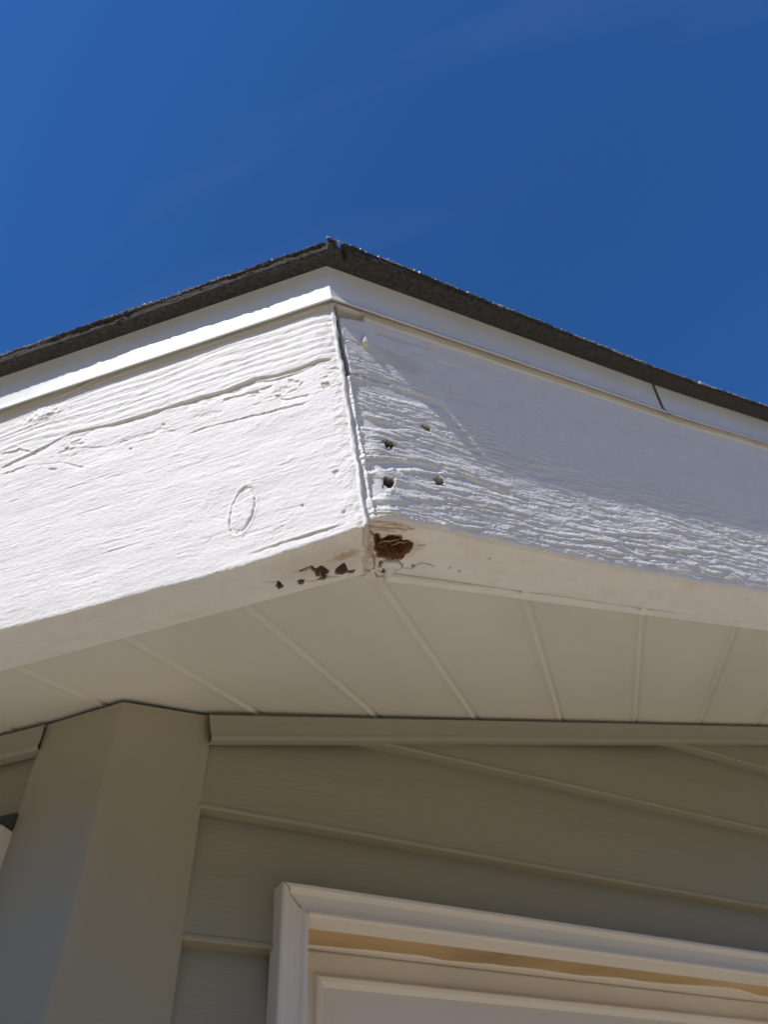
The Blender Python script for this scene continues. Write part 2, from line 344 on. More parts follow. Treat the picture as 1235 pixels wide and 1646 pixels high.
    wear_shade[g, 0], wear_shade[g, 1], wear_shade[g, 2] = wr_, wg, wb
    H[g] = h
    return H, wear_shade

def relief_right(U, Z, A, isu):
    H = np.zeros(U.shape); wear_shade = np.zeros(U.shape + (3,))
    f = ~isu; u, z = U[f], Z[f]
    wu = u + .01 * fbm(u * 12, z * 20, 2)
    # flaky paint over raised grain: strongest over the lower half
    lowz = np.interp(u, [0, .03, .12, .2, .7], [.165, .165, .125, .10, .10])
    amt = .17 + .83 * ss(.035, -.01, z - lowz)
    r1 = fbm(wu * 26, z * 190 + 1.5 * fbm(u * 20, z * 30, 5), 3, 4)
    rg = 1 - np.abs(r1) * 2.2
    r2 = fbm(wu * 60, z * 520, 13, 3)
    r3 = 1 - np.abs(fbm(wu * 14, z * 120 + .9 * fbm(u * 25, z * 20, 8), 23, 3)) * 2.4
    h = amt * (.00040 * rg + .00018 * r2 + .00075 * r3 * ss(.18, .30, u) * ss(.11, .05, z)) + .0006 * fbm(u * 9, z * 16, 33, 3)
    w1 = fbm(u * 34, z * 110, 101, 5); w2 = fbm(u * 70, z * 240, 102, 4)
    s1 = 1 - ((z / .0068 + 1.15 * w1 + u * 1.5) % 1); s2 = 1 - ((z / .0031 + 1.2 * w2) % 1)
    pm_ = ss(-.5, .1, fbm(u * 22, z * 60, 103, 3)); qm_ = ss(-.5, .2, fbm(u * 30, z * 80, 104, 3))
    h += amt ** 2 * (.00095 * s1 * pm_ + .00036 * s2 * qm_)
    h += amt * .00016 * fbm(u * 400, z * 700, 43, 2) + .00004 * fbm(u * 30, z * 900, 44, 2)
    # plaster-smooth hollows that stay in shade
    sm = np.zeros(u.shape)
    for i, (pts, dep) in enumerate((([(0.0024, 0.0581), (0.0344, 0.0675), (0.0560, 0.0709), (0.0754, 0.0711), (0.0811, 0.0637), (0.0731, 0.0606), (0.0491, 0.0595), (0.0134, 0.0490), (0.0009, 0.0479)], .0010),
                       ([(-0.0042, 0.0451), (0.0133, 0.0484), (0.0184, 0.0461), (0.0322, 0.0492), (0.0284, 0.0402), (0.0210, 0.0291), (0.0095, 0.0246), (-0.0054, 0.0221)], .0008),
                       ([(-0.0004, 0.1043), (0.0169, 0.1067), (0.0403, 0.1068), (0.0631, 0.1059), (0.0448, 0.0990), (0.0205, 0.0930), (0.0061, 0.0910), (0.0005, 0.0907)], .0009),
                       ([(0.0029, 0.1449), (0.0297, 0.1510), (0.0609, 0.1520), (0.0934, 0.1515), (0.1042, 0.1404), (0.0640, 0.1354), (0.0267, 0.1321), (0.0062, 0.1310)], .0008),
                       ([(0.0040, 0.0229), (0.0313, 0.0255), (0.0413, 0.0202), (0.0301, 0.0192), (0.0039, 0.0153)], .0006),
                       ([(0.0994, 0.0665), (0.1382, 0.0641), (0.1721, 0.0614), (0.1352, 0.0539), (0.1041, 0.0600)], .0008))):
        m_ = polymask(u, z, pts, .004, .0015, 60 + i); sm = np.maximum(sm, m_); h = h * (1 - .9 * m_) - dep * m_
    for i, (pts, A0, wd) in enumerate((
            ([(0.0002, 0.0617), (0.0157, 0.0630), (0.0321, 0.0676), (0.0390, 0.0674)], .0012, .003), ([(0.0066, 0.1140), (0.0236, 0.1125), (0.0470, 0.1107), (0.0761, 0.1142)], .0013, .003),
            ([(0.0037, 0.1506), (0.0140, 0.1535), (0.0299, 0.1518), (0.0485, 0.1530)], .0012, .002), ([(0.0307, 0.1570), (0.0490, 0.1560), (0.0908, 0.1580), (0.1377, 0.1631), (0.1683, 0.1671)], .0005, .002),
            ([(0.0367, 0.0549), (0.0670, 0.0605), (0.1024, 0.0659), (0.1368, 0.0593), (0.1707, 0.0572)], .0013, .004), ([(0.0344, 0.0427), (0.0686, 0.0404), (0.1054, 0.0406), (0.1507, 0.0381)], .0009, .003),
            ([(0.0016, 0.0074), (0.0136, 0.0107), (0.0291, 0.0141), (0.0506, 0.0108), (0.0738, 0.0115), (0.0999, 0.0079)], .0008, .002),
            ([(0.1987, 0.0342), (0.2442, 0.0341), (0.2874, 0.0399), (0.3514, 0.0448)], .0014, .004), ([(0.2168, 0.0232), (0.2644, 0.0256), (0.3254, 0.0296), (0.3730, 0.0333)], .0014, .004),
            ([(0.2353, 0.0129), (0.2843, 0.0156), (0.3478, 0.0213)], .0012, .003), ([(0.4156, 0.0732), (0.4545, 0.0690), (0.5280, 0.0706)], .0015, .004),
            ([(-0.0051, 0.1314), (0.0203, 0.1288), (0.0443, 0.1294)], .0006, .002), ([(0.1047, 0.2023), (0.1224, 0.2023), (0.1335, 0.2029)], .0007, .003))):
        h = ledge(h, u, z, pts, A0, wd, .0008, 80 + i, .006)
    rs = np.random.RandomState(9)
    for i in range(110):
        u0 = rs.uniform(.015, .62); z0 = rs.uniform(.004, .10 if u0 > .10 else .15); ln = rs.uniform(.012, .045) * (1 + u0)
        h = ledge(h, u, z, [(u0, z0), (u0 + ln, z0 + rs.uniform(-.06, .04) * ln)], rs.uniform(.0004, .0010), rs.uniform(.001, .003), .0008, 200 + i, ln * .3)
    h += .0062 * ss(lowz + .004, .006, z) * ss(0., .02, u)
    # lumpy caulk ridge just right of the corner
    cu = .0062 + .0010 * fbm(z * 70, z * 0, 71); rdg = np.exp(-((u - cu) / (.0012 + .0004 * vn(z * 200, z * 0, 72))) ** 2)
    h += .0019 * rdg * ss(.004, .02, z) * ss(.180, .165, z) * (.8 + .5 * fbm(u * 300, z * 200, 73))
    h -= .0009 * np.exp(-((u - .003) / .0012) ** 2) * ss(.19, .17, z)
    # cracks beside the corner
    for pts, wd, dp, b in (([(0.0054, 0.2330), (0.0042, 0.2090), (0.0042, 0.1902), (0.0054, 0.1724), (0.0061, 0.1598), (0.0059, 0.1500)], .0024, .008, .95), ([(0.0013, 0.1913), (0.0117, 0.1924), (0.0207, 0.1913), (0.0306, 0.1876)], .0008, .003, .7),
                           ([(0.0015, 0.1478), (0.0152, 0.1539), (0.0299, 0.1518), (0.0523, 0.1535)], .0006, .002, .5), ([(0.0306, 0.1876), (0.0486, 0.1897), (0.0756, 0.1942)], .0004, .0008, .15),
                           ([(0.0043, 0.1684), (0.0175, 0.1696), (0.0304, 0.1706)], .0004, .0008, .2), ([(-0.0030, 0.0286), (-0.0025, 0.0243), (-0.0014, 0.0181)], .0014, .004, .95)):
        h, d = groove(h, u, z, pts, wd, dp); wear_shade[f, 2] = np.maximum(wear_shade[f, 2], b * (1 - ss(wd * .4, wd, d)))

    hair = ss(.90, .985, 1 - np.abs(fbm(u * 11 + 3 * vn(u * 6, z * 20, 501), z * 260 + .8 * fbm(u * 30, z * 60, 502), 604, 3)) * 2.2) * ss(-.1, .25, fbm(u * 14, z * 45, 503, 3))
    h -= .00035 * hair; wear_shade[f, 2] = np.maximum(wear_shade[f, 2], .10 * hair * ss(.09, .13, z))
    h += .0011 * fbm(u * 240, z * 260, 691, 4) * np.exp(-u / .008)
    # nail holes and gouges, their inner shade painted in near-black
    for i, (c, ru, rz, dep, b) in enumerate((((0.0304, 0.0807), .0050, .0042, .007, .95), ((0.0748, 0.1112), .0044, .0028, .006, .9), ((0.0225, 0.0413), .0044, .0048, .007, .9), ((0.0723, 0.0544), .0056, .0040, .0045, .55))):
        k = spot(u, z, c, ru, rz, 0, .6, 90 + i); m_ = 1 - ss(.75, 1.0, k); h = h * (1 - m_) - dep * m_
        wear_shade[f, 2] = np.maximum(wear_shade[f, 2], b * (1 - ss(.92, 1.12, k))); wear_shade[f, 1] = np.maximum(wear_shade[f, 1], .3 * (1 - ss(.9, 1.5, k)))
    # gap at the top under the drip edge, filler smear along it
    tg = polymask(u, z, [(0.0012, 0.2344), (0.0338, 0.2331), (0.0321, 0.2220), (0.0003, 0.2167)], .0012, .0005, 5); h -= .004 * tg; wear_shade[f, 2] = np.maximum(wear_shade[f, 2], .35 * tg)
    line = .2265 + .010 * ss(.42, .74, u) + .0012 * fbm(u * 40, z * 0, 6)
    wear_shade[f, 1] = np.maximum(wear_shade[f, 1], .45 * ss(-.0015, .0008, z - line) * (u > .028) * (.7 + .5 * fbm(u * 60, z * 200, 7)))
    h += .0012 * ss(-.002, .001, z - line) * (u > .03)
    smear = ss(.1, .5, fbm(u * 16, z * 90, 8)) * ss(.12, .19, z) * ss(.25, .02, u); wear_shade[f, 1] = np.maximum(wear_shade[f, 1], .30 * smear)
    hl = ss(.55, .75, fbm(u * 9, z * 420, 118, 4)) * ss(.08, .12, z); h -= .00025 * hl; wear_shade[f, 2] = np.maximum(wear_shade[f, 2], .10 * hl)
    gr = ss(.25, .6, fbm(u * 12, z * 160, 18, 5)) * ss(.10, .16, z) * ss(.30, .06, u); wear_shade[f, 2] = np.maximum(wear_shade[f, 2], .16 * gr); h -= .0003 * gr
    wear_shade[f, 1] = np.maximum(wear_shade[f, 1], .35 * ss(.2, .5, fbm(u * 25, z * 60, 19)) * polymask(u, z, [(0.0024, 0.0581), (0.0754, 0.0711), (0.0811, 0.0637), (0.0134, 0.0490)], .003))
    h -= .0012 * np.exp(-(u / .003))
    H[f] = h
    # underside with the rotted pocket
    g = isu; u, a = U[g], A[g]; h = .0009 * fbm(u * 14, a * 60, 24, 3) + .00014 * fbm(u * 60, a * 500, 25, 3)
    wr_ = np.zeros(u.shape); wb = np.zeros(u.shape); wg = .12 * ss(0, .6, fbm(u * 30, a * 120, 26))
    near = ss(.055, .015, u); h += near * (.0008 * fbm(u * 70, a * 260, 27, 4)); wg = np.maximum(wg, .5 * near * ss(-.5, .4, fbm(u * 50, a * 160, 127, 4)))
    RP = [(0.0137, 0.0096), (0.0195, 0.0149), (0.0239, 0.0131), (0.0252, 0.0114), (0.0345, 0.0104), (0.0378, 0.0125), (0.0468, 0.0127), (0.0497, 0.0171), (0.0474, 0.0223), (0.0435, 0.0267), (0.0373, 0.0287), (0.0306, 0.0264), (0.0248, 0.0257), (0.0196, 0.0217)]; pk = polymask(u, a, RP, .0005, .0020, 31)
    depth = .009 + .012 * ss(.026, .016, a + .003 * fbm(u * 60, a * 0, 132)) + .006 * ss(.3, -.3, fbm(u * 40, a * 200, 32)) - .003 * ss(0., 1., (a - .030) / .012)
    h = h * (1 - pk) - pk * (np.clip(depth, .006, .026) + .0026 * fbm(u * 45, a * 700, 35, 4)); wr_ = np.maximum(wr_, polymask(u, a, grow(RP, .0014), .0003, .0020, 31))
    rim = ss(0, 1, polymask(u, a, [(0.0070, 0.0046), (0.0295, 0.0029), (0.0598, 0.0075), (0.0648, 0.0165), (0.0569, 0.0253), (0.0448, 0.0325), (0.0246, 0.0364), (0.0149, 0.0208)], .011, .003, 36)); wg = np.maximum(wg, .5 * rim * (1 - pk))
    for i, (pts, dep) in enumerate((([(0.0137, 0.0096), (0.0183, 0.0104), (0.0209, 0.0147), (0.0179, 0.0162)], .004), ([(0.0270, 0.0312), (0.0321, 0.0305), (0.0315, 0.0360), (0.0292, 0.0369)], .004), ([(0.0333, 0.0363), (0.0359, 0.0370), (0.0362, 0.0420), (0.0344, 0.0428)], .004),
                ([(0.0409, 0.0358), (0.0448, 0.0347), (0.0456, 0.0362), (0.0427, 0.0372)], .003), ([(0.0556, 0.0304), (0.0599, 0.0298), (0.0602, 0.0326), (0.0581, 0.0329)], .003), ([(0.0316, 0.0284), (0.0360, 0.0283), (0.0357, 0.0300), (0.0324, 0.0299)], .004))):
        m_ = polymask(u, a, pts, .0004, .0003, 40 + i); h -= dep * m_; wr_ = np.maximum(wr_, .5 * m_); wb = np.maximum(wb, .6 * m_)
    for pts, wd, dp, b in (([(0.0046, 0.0060), (0.0081, 0.0090), (0.0136, 0.0117), (0.0170, 0.0163)], .0008, .002, .7), ([(0.0184, 0.0073), (0.0333, 0.0049)], .0005, .001, .4), ([(0.0536, 0.0149), (0.0610, 0.0138)], .0006, .001, .5),
                ([(0.0313, 0.0311), (0.0354, 0.0295), (0.0430, 0.0289), (0.0482, 0.0315), (0.0485, 0.0342), (0.0438, 0.0371)], .0007, .002, .6), ([(0.0501, 0.0340), (0.0594, 0.0332), (0.0613, 0.0291), (0.0710, 0.0277), (0.0768, 0.0297)], .0005, .0012, .5),
                ([(0.0200, 0.0269), (0.0252, 0.0342), (0.0261, 0.0395), (0.0328, 0.0441), (0.0362, 0.0420)], .0007, .002, .5), ([(0.0362, 0.0420), (0.0427, 0.0483), (0.0529, 0.0482), (0.0757, 0.0470)], .0005, .001, .3), ([(0.0219, 0.0330), (0.0201, 0.0381), (0.0145, 0.0378)], .0004, .0008, .3)):
        h, d = groove(h, u, a, pts, wd, dp); wb = np.maximum(wb, b * (1 - ss(wd * .4, wd, d)))
    for c, ru, rz in (((0.0409, 0.0325), .0095, .0042), ((0.0372, 0.0396), .0035, .006), ((0.0270, 0.0269), .005, .004), ((0.0396, 0.0376), .004, .005)):
        k = spot(u, a, c, ru, rz, 0, .25, 55); h += .0020 * ss(1.05, .6, k)
    pl_ = polymask(u, a, [(0.0023, 0.0034), (0.0134, 0.0005), (0.0336, 0.0002), (0.0473, 0.0031), (0.0376, 0.0079), (0.0250, 0.0099), (0.0146, 0.0095), (0.0237, 0.0301), (0.0177, 0.0310), (0.0077, 0.0167)], .0012, .0020, 38); tx = ss(-.3, .5, fbm(u * 60, a * 900, 39, 4))
    h -= .0007 * pl_ * (1 - pk) * (.4 + tx); wg = np.maximum(wg, .95 * pl_ * (1 - pk) * (.35 + .65 * tx)); wr_ = np.maximum(wr_, .30 * pl_ * tx)
    for c in ((0.1224, 0.0141), (0.1017, 0.0297), (0.0916, 0.0282)):
        k = spot(u, a, c, .0012, .0012, 0, .3, 56); m_ = ss(1, .7, k); h -= .001 * m_; wb = np.maximum(wb, .6 * m_)
    wear_shade[g, 0], wear_shade[g, 1], wear_shade[g, 2] = wr_, wg, wb
    H[g] = h
    return H, wear_shade

fl = fascia(0, relief_left, .0410, -.0131, [(0, .0015), (.02, .000), (.10, -.0042), (.18, -.003), (.23, -.0028), (.30, -.0017), (.4, -.001)], 'sunlit fascia board with thick ridged paint, a knot and an oval blister', 3.0)
fr = fascia(1, relief_right, .0465, -.0131, [(0, .0065), (.026, .0095), (.06, .0088), (.10, .0068), (.17, .0042), (.26, .0012), (.37, .001), (.48, .003), (.7, .004)], 'shaded fascia board with flaking paint, nail holes and a rotted pocket at its lower edge', 3.6)

# lumpy caulk bead that closes the corner joint
def tube(name, pts, rad, m, parent, seed=0, n=10, lump=.35, label=None, wear_shade=None):
    pts = np.asarray(pts, float); T = np.gradient(pts, axis=0); T /= np.linalg.norm(T, axis=1)[:, None]
    ref = np.array([.3, -.8, .2]); X = np.cross(T, ref); X /= np.linalg.norm(X, axis=1)[:, None]; Y = np.cross(T, X)
    a = np.linspace(0, 2 * np.pi, n, endpoint=False); s = np.arange(len(pts))
    R_ = np.asarray(rad) * np.ones(len(pts)); R_ = R_[:, None] * (1 + lump * fbm(s[:, None] * .13, np.cos(a)[None] * 1.3 + 3, seed, 3))
    V = pts[:, None] + X[:, None] * (R_ * np.cos(a))[..., None] + Y[:, None] * (R_ * np.sin(a))[..., None]
    F = []
    for i in range(len(pts) - 1):
        for j in range(n): F.append((i * n + j, i * n + (j + 1) % n, (i + 1) * n + (j + 1) % n, (i + 1) * n + j))
    F.append(tuple(range(n))[::-1]); F.append(tuple((len(pts) - 1) * n + j for j in range(n)))
    wv = None
    if wear_shade is not None: wv = np.tile(np.array([*wear_shade, 1.], np.float32), (len(pts) * n, 1))
    return link(name, V.reshape(-1, 3), F, m, parent, True, label, wv)
zz = np.linspace(.234, .003, 190)
bead = np.stack([.0008 * fbm(zz * 60, zz * 0, 1), .0012 + .0006 * fbm(zz * 50, zz * 0, 2), zz], 1)
tube('caulk_bead', bead, .0018, PAINT, fl, 5, 12, .8, wear_shade=(0, 0, 0))
tt = np.linspace(0, 1, 40)
ub = np.stack([-MT * .043 * tt + .0007 * fbm(tt * 8, tt * 0, 4), .0428 * tt + .001, .003 - .0145 * tt + .0005], 1)
tube('caulk_bead', ub, .0028, PAINT, fr, 6, 10, .5, wear_shade=(0, .45, .05))
for i, (c0, c1) in enumerate((([(0.0206, 0.0205), (0.0411, 0.0126)]), ([(0.0334, 0.0212), (0.0463, 0.0149)]), ([(0.0166, 0.0112), (0.0263, 0.0212)]))):
    t_ = np.linspace(0, 1, 16); uu = c0[0] + (c1[0] - c0[0]) * t_; aa = c0[1] + (c1[1] - c0[1]) * t_ + .0008 * fbm(t_ * 3, t_ * 0, 300 + i)
    zz_ = .008 - .0211 * aa / .0465 + .0040 + .002 * fbm(t_ * 4, t_ * 0, 310 + i) + .0015 * i
    tube('splinter', KD * uu[:, None] + KN * aa[:, None] + np.array([0, 0, 1.]) * zz_[:, None], .0007 * np.sin(np.pi * np.clip(t_, .04, .96)) + .0001, PAINT, fr, 20 + i, 6, .6, wear_shade=(.75, .5, .1))
# paint flake curling off the shaded board
def flake(c, s, seed):
    n = 14; r = np.linspace(0, 1, n)[:, None]; a = np.linspace(0, 2 * np.pi, 24, endpoint=False)[None]
    rr = r * (1 + .35 * vn(np.cos(a) * 1.7 + seed, np.sin(a) * 1.7, seed))
    du = s[0] * rr * np.cos(a); dz = s[1] * rr * np.sin(a); hh = s[2] * (1 - r ** 2) + .0006 * vn(du * 900, dz * 900, seed) - .0004
    P = KD * (c[0] + du)[..., None] - KN * (hh + 0 * a)[..., None] + np.array([0, 0, 1.]) * (c[1] + dz)[..., None]
    F = grid_faces(n, 24); return P.reshape(-1, 3), F
V, F = flake((0.0281, 0.1956), (.0052, .0072, .0045), 3)
F = np.concatenate([F, np.array([[i * 24 + 23, (i + 1) * 24 + 23, (i + 1) * 24, i * 24] for i in range(13)])])
link('paint_flake', V, F, PAINT, fr, True, wear_shade=np.tile(np.array([0, .18, 0, 1.], np.float32), (len(V), 1)))

# ---------------------------------------------------------------- drip edge
DZR = lambda U: .010 * ss(.42, .74, U)
def drip(side, label):
    sec = [(.030, .2765), (-.0040, .2765), (-.0050, .2755), (-.0050, .2600), (-.0048, .2450), (-.0050, .2372), (-.0058, .2335), (-.0068, .2312), (-.0064, .2304), (-.0052, .2308), (-.0042, .2330), (-.0036, .2380), (-.0034, .2700)]
    us = np.concatenate([np.arange(0, .8, .01), [1.0, 1.5, 2.2, 3.4]])
    a = np.array([p[0] for p in sec]); z = np.array([p[1] for p in sec])
    wob = .0004 * fbm(us * 9, us * 0, 3 + side)[:, None] * (z < .25)
    U, Aa = np.meshgrid(us, a, indexing='ij')
    P = side_pt(side, U, Aa + wob, z[None] + side * DZR(U) + .0006 * (fbm(us * 6, us * 0, 9 + side)[:, None]) * (z < .24))
    return link('drip_edge', P.reshape(-1, 3), grid_faces(len(us), len(sec), side == 1), METAL, smooth=False, label=label)
dl = drip(0, 'white metal drip edge half in sun'); dr = drip(1, 'white metal drip edge in shade with a lap seam')
for o in (dl, dr):
    o.data.polygons.foreach_set('use_smooth', np.zeros(len(o.data.polygons), bool))
# lap seam: second length of metal slipped over the first
def lap():
    top, mid, bot = (0.4352, 0.2739), (0.4335, 0.2364), (0.4411, 0.2301)
    V = []; F = []
    for (uu, z) in (top, mid, bot):
        for off, du in ((-.0050, 0), (-.0066, .0004), (-.0066, .0026), (-.0050, .0032)): V.append(side_pt(1, uu + du, off, z))
    for i in range(2):
        for j in range(3): F.append((i * 4 + j, i * 4 + j + 1, i * 4 + j + 5, i * 4 + j + 4))
    link('lap_seam', np.array(V), F, SEAM_SHADE, dr)
lap()

# ---------------------------------------------------------------- roof: two shingle layers, granular edges
def rim(over, z0, z1, seed, rough, cornerlift=0., cut=0.):
    parts = []
    V = []; F = []; base = 0
    for side in (0, 1):
        us = np.concatenate([np.arange(0, .024, .0006), np.arange(.024, .80, .0014), np.arange(.8, 3.6, .1)])
        nz = 9
        sec = [(.05, 0.), (.02, 0.), (.004, 0.)] + [(0., t) for t in np.linspace(0, 1, nz)] + [(.003, 1.), (.01, 1.), (.03, 1.), (.06, 1.)]
        a = np.array([p[0] for p in sec]); zt = np.array([p[1] for p in sec])
        U, Aa = np.meshgrid(us, a, indexing='ij'); ZT = np.broadcast_to(zt, U.shape)
        onedge = (Aa < .005)
        n1 = fbm(U * 260, ZT * 9 + side * 5, seed, 3); n2 = fbm(U * 35, ZT * 1.5 + side * 5, seed + 3, 3); n3 = fbm(U * 9, U * 0 + side * 7, seed + 8, 3)
        ov = over[side](U) - (.0110 * np.exp(-((U - .0112 - (.286 - z0 - (z1 - z0) * ZT) * .69) / .0030) ** 2) if side else 0)
        out = -ov + Aa + (rough * n1 + rough * 1.3 * n2) * onedge * ss(0, .004, U)
        z = z0 + (z1 - z0) * ZT + (.0008 * fbm(U * 300, Aa * 300, seed + 6, 2) * (ZT > .95)) + .0012 * n3 + .0006 * n2 * (ZT > .5)
        if side: z = z + DZR(U) - .0042 * ss(.04, .28, U) * (z0 < .28) * (ZT > .5) - .0042 * ss(.04, .28, U) * (z0 > .28)
        z = z + cornerlift * np.exp(-((U / .020) ** 1.3)) * np.exp(-np.maximum(Aa, 0) / .02)
        D, N = ((LD, LN), (KD, KN))[side]
        P = D * (U + MT * out)[..., None] + N * out[..., None] + np.array([0, 0, 1.]) * z[..., None]
        if side == 0: corner0 = P[0]
        P = P.copy()
        # share the mitre row so that the corner closes
        if side == 1: P[0] = corner0
        V.append(P.reshape(-1, 3)); F.append(grid_faces(len(us), len(sec), side == 1) + base); base += P.shape[0] * P.shape[1]
    return np.concatenate(V), np.concatenate(F)
roof = None
oL = lambda U: .0206 + .0006 * np.sin(U * 23) ; oR = lambda U: .0255 - .0022 * ss(.1, .6, U)
V, F = rim((oL, oR), .2764, .2828, 3, .0008)
roof = link('roof', V, F, SHINGLE, smooth=False, label='dark asphalt shingle roof edge with granules glinting in the sun')
oL2 = lambda U: .0210 + .0008 * np.sin(U * 31); oR2 = lambda U: .0259 - .0022 * ss(.1, .6, U)
V, F = rim((oL2, oR2), .2831, .2860, 8, .0013, cornerlift=.0004)
link('top_shingle', V, F, SHINGLE, roof)
# deck slab closing the roof
def slab(z0, z1, ins, m, name, parent):
    c = inset(ins, ins); a = c + LD * 3.2; b = c + KD * 3.6; e = b + np.array([-1.2, 3.5, 0]); g = a + np.array([0, 6, 0])
    P = [a, c, b, e, g]; V = [p + np.array([0, 0, z0]) for p in P] + [p + np.array([0, 0, z1]) for p in P]
    F = [(4, 3, 2, 1, 0), (5, 6, 7, 8, 9)] + [(i, (i + 1) % 5, 5 + (i + 1) % 5, 5 + i) for i in range(5)]
    return link(name, np.array(V), F, m, parent)
slab(.2600, .2762, .020, DECK, 'roof_deck', roof)
slab(.2768, .2850, .030, SHINGLE, 'shingle_field', roof)
# loose granules along the top edge
rs = np.random.RandomState(2); V = []; F = []
def granules(n, smin, smax):
    V = []; F = []
    for i in range(n):
        side = rs.randint(2); u = rs.uniform(0, .36 if side == 0 else .75)
        if side == 1 and rs.rand() < .0: continue
        cl_ = vn(np.array(u * 60.), np.array(side * 3.), 5)
        if cl_ < rs.uniform(-1, .5): continue
        a = -((.0257 - .0022 * max(0, (u - .1) / .5)) if side else .0208) + abs(rs.normal(0, .0014)) - .0004; z = .2862 + rs.uniform(-.0003, .0006) + .0012 * float(fbm(np.array(u * 9), np.array(side * 7.), 16, 3)) + side * (float(DZR(u)) - .0042 * float(ss(.04, .28, u)))
        c = side_pt(side, u, a, z).reshape(3); s = rs.uniform(smin, smax)
        T_ = rs.normal(size=(4, 3)); T_ /= np.linalg.norm(T_, axis=1)[:, None]; k = len(V)
        V.extend(c + T_ * s); F.extend([(k, k + 1, k + 2), (k, k + 2, k + 3), (k, k + 3, k + 1), (k + 1, k + 3, k + 2)])
    return np.array(V), F
V, F = granules(9000, .0006, .0019)
link('mineral_granules', V, F, GRAN, roof)['kind'] = 'stuff'

# ---------------------------------------------------------------- soffit
ZI = -.0131
xs_g = [-.0100 + .1040 * i for i in range(-22, 22)]
def soffit():
    prof = []
    for gx in xs_g:
        prof += [(gx - .052, .0), (gx - .012, .0001), (gx - .0055, -.0002), (gx - .0038, -.0008), (gx - .0022, -.0007), (gx - .0010, .0018), (gx + .0012, .0020), (gx + .0036, .0004), (gx + .0060, .0), (gx + .02, .0002)]
    X = np.array([p[0] for p in prof]); Zp = np.array([p[1] for p in prof]); Y = np.linspace(.02, 4.2, 60)
    Y = .02 + 4.2 * np.linspace(0, 1, 60) ** 2
    XX, YY = np.meshgrid(X, Y, indexing='ij'); ZZ = ZI + .0022 + np.repeat(Zp[:, None], len(Y), 1) + .0010 * fbm(XX * 6, YY * 5, 4, 3)
    V = np.stack([XX, YY, ZZ], -1).reshape(-1, 3)
    o = link('soffit', V, grid_faces(len(X), len(Y), True), SOFFIT, label='pale grooved soffit boards running from the fascia to the wall')
    clip(o, inset(.038, .038), -KN); clip(o, inset(.037, .037), -LN); clip(o, LD * 3, LD); clip(o, KD * 3.5, KD)
    # not smooth: crisp grooves
    return o
soffit()

# ---------------------------------------------------------------- walls (true vertical)
WC = inset(0.172267, 0.358894) + np.array([0, 0, ZI])
HR = KD - (KD @ UP) * UP; HR /= np.linalg.norm(HR)
NR = np.cross(HR, UP); NR /= np.linalg.norm(NR); NR = NR if NR @ (CAM - WC) > 0 else -NR
HL = LD; NL = np.cross(UP, HL); NL /= np.linalg.norm(NL); NL = NL if NL @ (CAM - WC) > 0 else -NL
zdown = -(W(WC)[2])                                        # wall foot in the wall's own vertical coordinate
def wp(side, h, v, out): return WC + (HR, HL)[side] * h + UP * v + (NR, NL)[side] * out
def wbox(name, side, h0, h1, v0, v1, o0, o1, m, parent=house, bevel=.001, label=None, wear_shade=False):
    bm = bmesh.new(); vs = [bm.verts.new(W(wp(side, h, v, o))) for h in (h0, h1) for v in (v0, v1) for o in (o0, o1)]
    for f in ((0, 1, 3, 2), (4, 6, 7, 5), (0, 4, 5, 1), (2, 3, 7, 6), (0, 2, 6, 4), (1, 5, 7, 3)): bm.faces.new([vs[i] for i in f])
    bmesh.ops.recalc_face_normals(bm, faces=bm.faces)
    if bevel: bmesh.ops.bevel(bm, geom=bm.edges[:], offset=bevel, segments=2, affect='EDGES')
    me = bpy.data.meshes.new(name); bm.to_mesh(me); bm.free(); me.materials.append(m)
    if wear_shade:
        a = me.color_attributes.new('wear_shade', 'FLOAT_COLOR', 'POINT')
    o = bpy.data.objects.new(name, me); COL.objects.link(o); o.parent = parent
    if label: o['label'] = label
    return o
STEP = .1137
def wall(side, v_first, h0, h1, hole, label):
    """lap siding: bottom lip stands out, top tucks under the next course"""
    V = []; F = []; k0 = int((zdown - v_first) / STEP) - 1
    segs = []
    k = k0
    while v_first + k * STEP < 1.8:
        b = v_first + k * STEP; t = b + STEP
        pr = [(b + .001, -.0130), (b - .0008, -.0125), (b, .0), (b + .0014, .0012), (b + .0036, .0012), (b + .0060, -.0004), (b + STEP * .5, -.0045), (t + .001, -.0130)]
        spans = [(h0, h1)]
        prs = [pr]
        if hole and b < hole[2]:
            spans = [(h0, hole[0]), (hole[1], h1)]; prs = [pr, pr]
            if t > hole[2]:
                spans.append((hole[0], hole[1])); vv = [p[0] for p in pr[3:]]; oo = [p[1] for p in pr[3:]]
                prs.append([(max(p[0], hole[2]), float(np.interp(max(p[0], hole[2]), vv, oo))) for p in pr])
        for (s0, s1), pr in zip(spans, prs):
            us = np.linspace(s0, s1, max(2, int((s1 - s0) / .05)))
            i0 = len(V)
            for u_ in us:
                for v_, o_ in pr:
                    sag = .0006 * float(vn(np.array(u_ * 5.), np.array(k * 1.), 3))
                    V.append(wp(side, u_, v_ + sag * .5, o_ - .006 + sag))
            n = len(pr)
            for i in range(len(us) - 1):
                for j in range(n - 1): F.append((i0 + i * n + j, i0 + (i + 1) * n + j, i0 + (i + 1) * n + j + 1, i0 + i * n + j + 1))
        k += 1
    o = link('wall', np.array(V), F, SIDING, label=label)
    clip(o, np.array([0, 0, ZI + .004]), np.array([0, 0, 1.]))
    clip(o, wp(side, 0, zdown, 0), -UP)
    return o
DH = (0.1954, 1.1300, -0.1378)                   # door opening: casing outer edges and head
wall(0, .0390, .1135, 3.2, (DH[0] + .012, DH[1] - .012, DH[2] - .012), 'tan lap siding wall above the door')
wall(1, -.0907, .054, 3.0, None, 'tan lap siding wall on the shaded left side')
